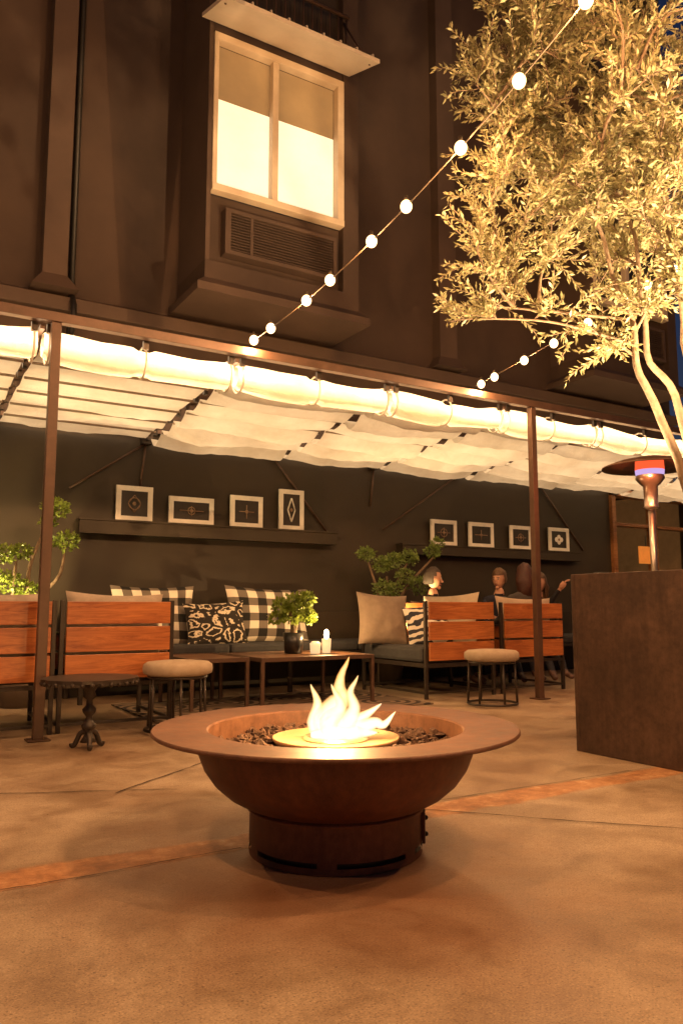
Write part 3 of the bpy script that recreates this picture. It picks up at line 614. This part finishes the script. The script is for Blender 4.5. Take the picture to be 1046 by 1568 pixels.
e=empty('votive_candle'); b=B(); b.rev([(0,0),(.038,0),(.045,.13),(.040,.13),(.036,.02),(0,.02)],3.70,6.38,'glass_w',20,z0=.431); b.obj('glass',e); b=B(); b.ball((3.70,6.38,.60),.024,'candle',(1,1,2.0)); b.obj('flame',e); lamp((3.70,6.38,.67),30,(1,.6,.25),.0,'candle_light',e)
e=empty('glass_jar'); b=B(); b.rev([(0,0),(.045,0),(.05,.09),(.03,.11),(.026,.11),(.045,.085),(.04,.01),(0,.01)],3.56,6.34,'glass_w',20,z0=.431); b.obj('glass',e)

def stool(cx,cy):
    e=empty('round_stool'); b=B(); r=.235
    prof=[(0,.385),(r*.86,.385),(r,.40),(r*1.02,.43),(r,.458),(r*.9,.475),(r*.5,.484),(0,.486)]
    b.rev(prof,cx,cy,'beige',36); b.obj('cushion',e); b=B()
    for k in range(6):
        a=k*math.pi/3+.3; c,s_=math.cos(a),math.sin(a); b.tube([(cx+r*.83*c,cy+r*.83*s_,.385),(cx+r*.90*c,cy+r*.90*s_,.02)],.010,'darksteel',8)
    for z,rr in ((.022,r*.91),(.375,r*.84)):
        b.tube([(cx+rr*math.cos(q*math.pi/16),cy+rr*math.sin(q*math.pi/16),z) for q in range(33)],.011,'darksteel',6,False)
    b.obj('metal_legs',e)
stool(1.90,5.33); stool(4.75,5.30)
e=empty('ornate_side_table'); cx,cy=1.22,4.98; b=B(); seg=64
vs=[]
for z in (.405,.425):
    for k in range(seg):
        a=2*math.pi*k/seg; r=.285*(1+.02*math.cos(a*16)); vs.append((cx+r*math.cos(a),cy+r*math.sin(a),z))
b.add(vs,[tuple(range(seg))[::-1],tuple(range(seg,2*seg))]+[(k,(k+1)%seg,seg+(k+1)%seg,seg+k) for k in range(seg)],'darksteel')
for k in range(32):
    a=2*math.pi*k/32; b.ball((cx+.28*math.cos(a),cy+.28*math.sin(a),.398),.014,'darksteel',seg=8,rings=5)
b.obj('scalloped_top',e); b=B()
prof=[(.0,0.035),(.05,.04),(.03,.07),(.022,.10),(.04,.12),(.045,.14),(.025,.16),(.018,.19),(.038,.215),(.042,.235),(.02,.26),(.018,.29),(.04,.31),(.03,.34),(.05,.37),(.09,.395),(.10,.404)]
b.rev(prof,cx,cy,'darksteel',20)
for k in range(3):
    a=k*2*math.pi/3+.4; d=Vector((math.cos(a),math.sin(a),0)); o_=Vector((cx,cy,0))
    b.tube(smooth([o_+Vector((0,0,.10)),o_+d*.05+Vector((0,0,.09)),o_+d*.08+Vector((0,0,.03)),o_+d*.10+Vector((0,0,.015)),o_+d*.105+Vector((0,0,.03))],4),[.016]*17,'darksteel',8)
b.obj('turned_pedestal',e)

# ---------------------------------------------------------------- patio heater
e=empty('patio_heater'); hx,hy=6.15,4.65; b=B()
b.rev([(0,2.24),(.10,2.235),(.30,2.19),(.42,2.145),(.425,2.13),(.30,2.172),(.10,2.215),(0,2.22)],hx,hy,'steel',40); b.obj('reflector',e)
b=B(); b.rev([(0,2.20),(.125,2.20),(.13,2.11)],hx,hy,'glow_red',24); b.rev([(.13,2.11),(.125,2.06)],hx,hy,'glow_blue',24); b.obj('burner_glow',e)
b=B(); b.rev([(.125,2.06),(.13,2.03),(.09,1.98),(.065,1.96),(.06,1.78),(.075,1.76),(.03,1.74)],hx,hy,'chrome',24); b.tube([(hx,hy,1.75),(hx,hy,.7)],.03,'chrome',14); b.rev([(.03,.72),(.16,.70),(.2,.66),(.21,.02),(.24,.0)],hx,hy,'steel',28)
b.obj('post_and_base',e); lamp((hx-.25,hy-.2,2.05),18,(1,.22,.08),.0,'heater_light',e)

# ---------------------------------------------------------------- fire pit
fp=empty('fire_pit'); cx,cy=1.49,2.50; b=B()
for pr in ([(.452,.335),(.455,.418)],[(.455,.418),(.460,.424)],[(.460,.424),(.648,.428)],[(.648,.428),(.652,.424),(.652,.418),(.648,.414)],[(.648,.414),(.493,.408)]): b.rev(pr,cx,cy,'firerim',160)
b.obj('flat_rim',fp)
b=B(); b.rev([(.49,.409),(.493,.385),(.488,.34),(.468,.29),(.432,.24),(.385,.20),(.34,.175),(.306,.163)],cx,cy,'firebowl',96)
b.rev([(.455,.34),(.44,.30),(.3,.27),(0,.27)],cx,cy,'firebowl',64)
b.obj('bowl',fp)
b=B(); seg=120; R=.306
def drum(z0,z1,skip=None):
    vs=[(cx+R*math.cos(2*math.pi*k/seg),cy+R*math.sin(2*math.pi*k/seg),z) for z in (z0,z1) for k in range(seg)]
    b.add(vs,[(k,(k+1)%seg,seg+(k+1)%seg,seg+k) for k in range(seg) if not(skip and skip(k))],'firebowl',True)
drum(.040,.162); drum(0.003,.024); drum(.024,.040,lambda k:(k%20)<16)
b.rev([(R+.001,.160),(R+.008,.158),(R+.008,.150),(R+.001,.148)],cx,cy,'firebowl',96)
b.obj('base_drum',fp)
b=B(); b.rev([(R-.02,.003),(R-.02,.06)],cx,cy,'black',60); b.obj('inner_drum',fp)
b=B(); a=math.radians(-38); 
vs=[]; da=.10
for z in (.035,.14):
    for q in range(5):
        aa=a-da+2*da*q/4
        for rr in (R+.002,R+.012): vs.append((cx+rr*math.cos(aa),cy+rr*math.sin(aa),z))
fs=[]
for q in range(4):
    i=q*2; fs+= [(i+1,i+3,10+i+3,10+i+1),(10+i,10+i+1,10+i+3,10+i+2),(i,i+2,i+3,i+1)]
fs+=[(0,1,11,10),(8,18,19,9)]
b.add(vs,fs,'firebowl')
for z in (.06,.115): b.ball((cx+(R+.014)*math.cos(a),cy+(R+.014)*math.sin(a),z),.008,'black')
b.obj('access_hatch',fp)
b=B(); b.rev([(0,.378),(.215,.378),(.225,.388),(.228,.388),(.228,.38),(.216,.365),(0,.365)],cx,cy,'brass',64)
b.rev([(.10,.381),(.11,.391),(.12,.381)],cx,cy,'brass',40); b.obj('burner_pan',fp)
b=B()
for i in range(360):
    a=random.random()*2*math.pi; r=math.sqrt(random.uniform(.235**2,.435**2)); s_=random.uniform(.012,.030)
    b.ball((cx+r*math.cos(a),cy+r*math.sin(a),.356+random.uniform(-.01,.022)-.02*abs(r-.33)/.1),s_,'lava',(1,random.uniform(.7,1.1),random.uniform(.6,.9)),7,5,1.3,random.random()*3,i)
b.rev([(.22,.345),(.45,.340)],cx,cy,'lava',48); b.obj('lava_rocks',fp)
b=B()
rt=Vector((.8554,-.518,0)); fw=Vector((.518,.8554,0)); o_=Vector((cx,cy,.385))
def tongue(pts,rs):
    P=smooth([o_+rt*p[0]+fw*p[2]+Vector((0,0,p[1])) for p in pts],6); n=len(P)
    rr=[np.interp(i/(n-1),np.linspace(0,1,len(rs)),rs) for i in range(n)]
    P=[p+rt*mnoise.noise(p*14)*.014 for p in P]
    b.tube(P,rr,'flame',18,False)
tongue([(-.02,0,0),(-.03,.06,0),(.01,.13,0),(.01,.18,.01),(.05,.285,.01)],[.032,.048,.038,.022,.001])
tongue([(-.05,0,0),(-.07,.05,.02),(-.065,.11,.02),(-.09,.185,.02)],[.026,.034,.019,.001])
tongue([(.0,.0,-.02),(.03,.05,-.02),(.06,.10,-.02),(.05,.16,-.02),(.085,.22,-.02)],[.032,.038,.025,.014,.001])
tongue([(.04,.0,0),(.09,.03,.0),(.14,.05,.0),(.18,.045,.0),(.22,.09,.0)],[.028,.030,.022,.015,.001])
tongue([(.03,.02,.03),(.08,.05,.03),(.12,.08,.03),(.165,.115,.03)],[.024,.026,.015,.001])
tongue([(-.09,.012,-.03),(0,.02,-.04),(.07,.02,-.03),(.15,.015,0)],[.014,.030,.028,.003])
tongue([(-.01,.0,-.04),(-.02,.06,-.04),(.02,.11,-.035),(-.01,.19,-.03)],[.028,.036,.022,.001])
b.obj('flames',fp); lamp((cx-.02,cy-.02,.60),46,(1,.55,.2),.05,'fire_light',fp)

# ---------------------------------------------------------------- people
def head(b,c,yaw,hair,style,tilt=0,sc=1.0):
    c=Vector(c); Rm=Matrix.Rotation(yaw,3,'Z')@Matrix.Rotation(tilt,3,'X')
    T=lambda p:c+Rm@(Vector(p)*sc)
    seg,rings=20,16; vs=[]
    for i in range(rings+1):
        th=math.pi*i/rings
        for k in range(seg):
            ph=2*math.pi*k/seg; d=Vector((math.sin(th)*math.cos(ph),math.sin(th)*math.sin(ph),math.cos(th)))
            x,y,z=d.x*.075,d.y*.095,d.z*.12
            if z<0: q=1-.30*(-z/.12)**1.3; x*=q; y=y*q+ (.018*(-z/.12) if y>0 else .03*(-z/.12))
            vs.append(T((x,y,z)))
    b.add(vs,[(i*seg+k,(i+1)*seg+k,(i+1)*seg+(k+1)%seg,i*seg+(k+1)%seg) for i in range(rings) for k in range(seg)],'skin',True)
    b.add([T((0,.090,.018)),T((-.016,.086,-.032)),T((.016,.086,-.032)),T((0,.124,-.028)),T((0,.092,-.040))],[(0,1,3),(0,3,2),(1,4,3),(3,4,2)],'skin',False)
    b.ball(T((0,.075,-.095)),.022*sc,'skin'); 
    for s_ in (-1,1):
        b.ball(T((s_*.028,.084,.008)),.010*sc,'eyew'); b.ball(T((s_*.028,.091,.008)),.006*sc,'eye'); b.tube([T((s_*.014,.094,.026)),T((s_*.044,.082,.026))],.004*sc,hair,5)
        b.ball(T((s_*.077,-.002,-.005)),.020*sc,'skin',(.4,.7,1.3),rotz=yaw)
    b.tube([T((-.024,.088,-.060)),T((0,.097,-.059)),T((.024,.088,-.060))],.006*sc,'lips',6)
    vs=[];fs=[]
    for i in range(rings+1):
        th=math.pi*i/rings
        for k in range(seg):
            ph=2*math.pi*k/seg; d=Vector((math.sin(th)*math.cos(ph),math.sin(th)*math.sin(ph),math.cos(th))); g=1+.10*mnoise.noise(d*4)
            x,y,z=d.x*.086*g,d.y*.106*g-.006,d.z*.133*g
            if style=='long' and d.y<.25 and d.z<0: z*=2.1; x*=1.25; y=y*1.0-.01
            vs.append(T((x,y,z)))
    for i in range(rings):
        for k in range(seg):
            th=math.pi*(i+.5)/rings; ph=2*math.pi*(k+.5)/seg; dy=math.sin(th)*math.sin(ph); dz=math.cos(th)
            lim={'short':(.55 if dy>.3 else (.15 if dy>-.05 else -.5)),'long':.45 if dy>.3 else -.97,'up':.45 if dy>.2 else -.45}[style]
            if dz>lim: fs.append((i*seg+k,(i+1)*seg+k,(i+1)*seg+(k+1)%seg,i*seg+(k+1)%seg))
    b.add(vs,fs,hair,True)
    if style=='up': b.ball(T((0,-.11,.05)),.045*sc,hair,jit=.3)
def skinmesh(name,verts,edges,rad,matfn,mats,parent,sub=2):
    me=bpy.data.meshes.new(name); me.from_pydata(verts,edges,[]); o=bpy.data.objects.new(name,me); C.objects.link(o)
    md=o.modifiers.new('skin','SKIN'); md.use_smooth_shade=True
    for i,sv in enumerate(me.skin_vertices[0].data): sv.radius=(rad[i],rad[i]*.85) if not hasattr(rad[i],'__len__') else rad[i]; sv.use_root=(i==0)
    ms=o.modifiers.new('sub','SUBSURF'); ms.levels=sub; ms.render_levels=sub
    dg=bpy.context.evaluated_depsgraph_get(); dg.update(); m2=bpy.data.meshes.new_from_object(o.evaluated_get(dg)); bpy.data.objects.remove(o)
    m2.materials.clear()
    for m in mats: m2.materials.append(MAT[m])
    for p in m2.polygons: p.material_index=matfn(p.center); p.use_smooth=True
    o=bpy.data.objects.new(name,m2); C.objects.link(o); o.parent=parent; return o
def person(name,hip,yaw,headc,hyaw,hair,style,top,knees,feet,hands,htilt=0):
    e=empty(name); hip=Vector(hip); headc=Vector(headc); r=Matrix.Rotation(yaw,3,'Z'); rx=r@Vector((1,0,0))
    neck=headc+Vector((0,0,-.15)); chest=hip.lerp(neck,.66); waist=hip.lerp(neck,.3); base=neck+Vector((0,0,-.05))
    V=[hip,waist,chest,base,neck+Vector((0,0,.06))]; R=[(.165,.12),(.14,.11),(.165,.12),(.07,.06),.05]; Ed=[(0,1),(1,2),(2,3),(3,4)]
    def add(p,rad,par): V.append(Vector(p)); R.append(rad); Ed.append((par,len(V)-1)); return len(V)-1
    palms=[]
    for i,s_ in enumerate((-1,1)):
        sh=add(base+rx*s_*.17+Vector((0,0,-.055)),.062,2)
        hd=Vector(hands[i]); mid=(V[sh]+hd)/2; L=.27; dd=(hd-V[sh]).length/2; off=math.sqrt(max(.0004,L*L-dd*dd))
        dn=Vector((0,0,-1))+rx*s_*.35; ax=(hd-V[sh]).normalized(); dn=(dn-ax*dn.dot(ax)).normalized()
        el=add(mid+dn*off,.043,sh); wr=add(hd,.028,el); palms.append((V[el],hd))
    for i,s_ in enumerate((-1,1)):
        h=add(hip+rx*s_*.09,.09,0); k=add(knees[i],.062,h); an=add(Vector(feet[i])+Vector((0,0,.08)),.042,k)
        dr=(Vector(knees[i])-hip); dr.z=0; dr.normalize(); add(Vector(feet[i])+dr*.15+Vector((0,0,.035)),.036,an)
    def mf(c):
        for _,hd in palms:
            if (c-hd).length<.045: return 1
        if c.z>base.z+.02 and (c-neck).length<.14: return 1
        if c.z<hip.z+.04 and c.z>.13 or (c-hip).length<.16: return 2
        if c.z<=.13: return 3
        return 0
    skinmesh('body',V,Ed,R,mf,[top,'skin','jeans','shoe'],e)
    b=B(); head(b,headc,hyaw,hair,style,htilt); b.obj('head',e)
    b=B()
    for i,(el,hd) in enumerate(palms):
        d=(hd-el).normalized(); sd=d.cross(Vector((0,0,1))); sd=sd.normalized() if sd.length>.1 else Vector((1,0,0)); nn=sd.cross(d).normalized()
        b.tube([hd-d*.01,hd+d*.04,hd+d*.085],[.026,.036,.030],'skin',10)
        for q,(off,ln) in enumerate(((-.026,.065),(-.009,.075),(.009,.07),(.025,.055))):
            p0=hd+d*.075+sd*off; b.tube([p0,p0+d*ln*.45-nn*.004,p0+d*ln*.75-nn*.018,p0+d*ln*.9-nn*.034],[.0095,.009,.008,.006],'skin',7)
        p0=hd+d*.03-sd*.028; b.tube([p0,p0-sd*.02+d*.02,p0-sd*.028+d*.045-nn*.012],[.012,.010,.007],'skin',7)
    b.obj('hands',e)
person('seated_man',(5.34,7.22,.56),math.radians(-95),(5.42,6.98,1.17),math.radians(-118),'hair_g','short','cloth_d',
  [(5.72,7.05,.55),(5.62,6.85,.55)],[(5.78,6.75,0.01),(5.62,6.58,0.01)],[(5.70,7.12,.66),(5.72,6.88,.68)],-.1)
person('seated_woman',(6.55,7.25,.56),math.radians(120),(6.42,7.0,1.185),math.radians(112),'hair_b','up','cloth_n',
  [(6.35,6.82,.54),(6.58,6.80,.54)],[(6.36,6.62,0.01),(6.62,6.66,0.01)],[(6.28,6.92,.72),(6.34,6.85,.74)],-.15)
person('long_haired_woman',(6.02,6.32,.56),math.radians(-10),(6.08,6.24,1.20),math.radians(-20),'hair_r','long','cloth_g',
  [(5.86,6.76,.54),(6.16,6.76,.54)],[(5.86,6.82,0.01),(6.16,6.82,0.01)],[(5.90,6.66,.64),(6.17,6.66,.64)])
person('woman_with_raised_hand',(7.15,7.22,.56),math.radians(150),(7.06,6.98,1.15),math.radians(115),'hair_b','long','cloth_d',
  [(6.85,6.80,.54),(7.08,6.80,.54)],[(6.84,6.60,0.01),(7.08,6.64,0.01)],[(6.95,6.80,.66),(7.12,6.70,1.08)])

# ---------------------------------------------------------------- unseen lights added to make the canvas glow; bonsai uplights
for xa,xb in ((-4,1.5),(1.5,7),(7,12.5)):
    for nm,y,z,sy_,en in (('added_awning_glow',6.85,3.05,1.5,92),('added_roll_glow',5.565,2.655,.05,52)):
        for flip in ((0,) if sy_>1 else (0,1)):
            l=bpy.data.lights.new(nm,'AREA'); l.shape='RECTANGLE'; l.size=xb-xa-.02; l.size_y=sy_; l.energy=en*(1 if sy_>1 else .5); l.color=(1,.69,.40)
            o=bpy.data.objects.new(nm,l); o.location=((xa+xb)/2,y,z); o.rotation_euler=(0 if sy_>1 else math.radians(60+180*flip),0,0); C.objects.link(o); o.parent=pg
spot((.75,7.0,.55),(1.15,7.3,1.4),170,110,(1,.72,.32),.03,name='bonsai_uplight')
spot((5.0,6.95,.62),(5.3,7.3,1.4),110,120,(1,.72,.32),.03,name='bonsai_uplight')

# ---------------------------------------------------------------- world + moon-weak sun
w=bpy.data.worlds.new('World'); S.world=w; w.use_nodes=True; nt=w.node_tree; bg=nt.nodes['Background']
sky=nt.nodes.new('ShaderNodeTexSky'); sky.sky_type='NISHITA'; sky.sun_disc=False; sky.sun_elevation=math.radians(1.0); sky.sun_rotation=math.radians(200)
hs=mixc(nt,1.0,sky.outputs[0],(.34,.44,1.0),'MULTIPLY'); nt.links.new(hs,bg.inputs[0]); bg.inputs[1].default_value=.07
l=bpy.data.lights.new('sun','SUN'); l.energy=.02; l.angle=math.radians(3); l.color=(.8,.85,1); o=bpy.data.objects.new('sun',l); o.rotation_euler=(math.radians(50),0,math.radians(20)); C.objects.link(o)
S.view_settings.view_transform='Standard'; S.view_settings.look='None'; S.view_settings.exposure=0; S.view_settings.gamma=1
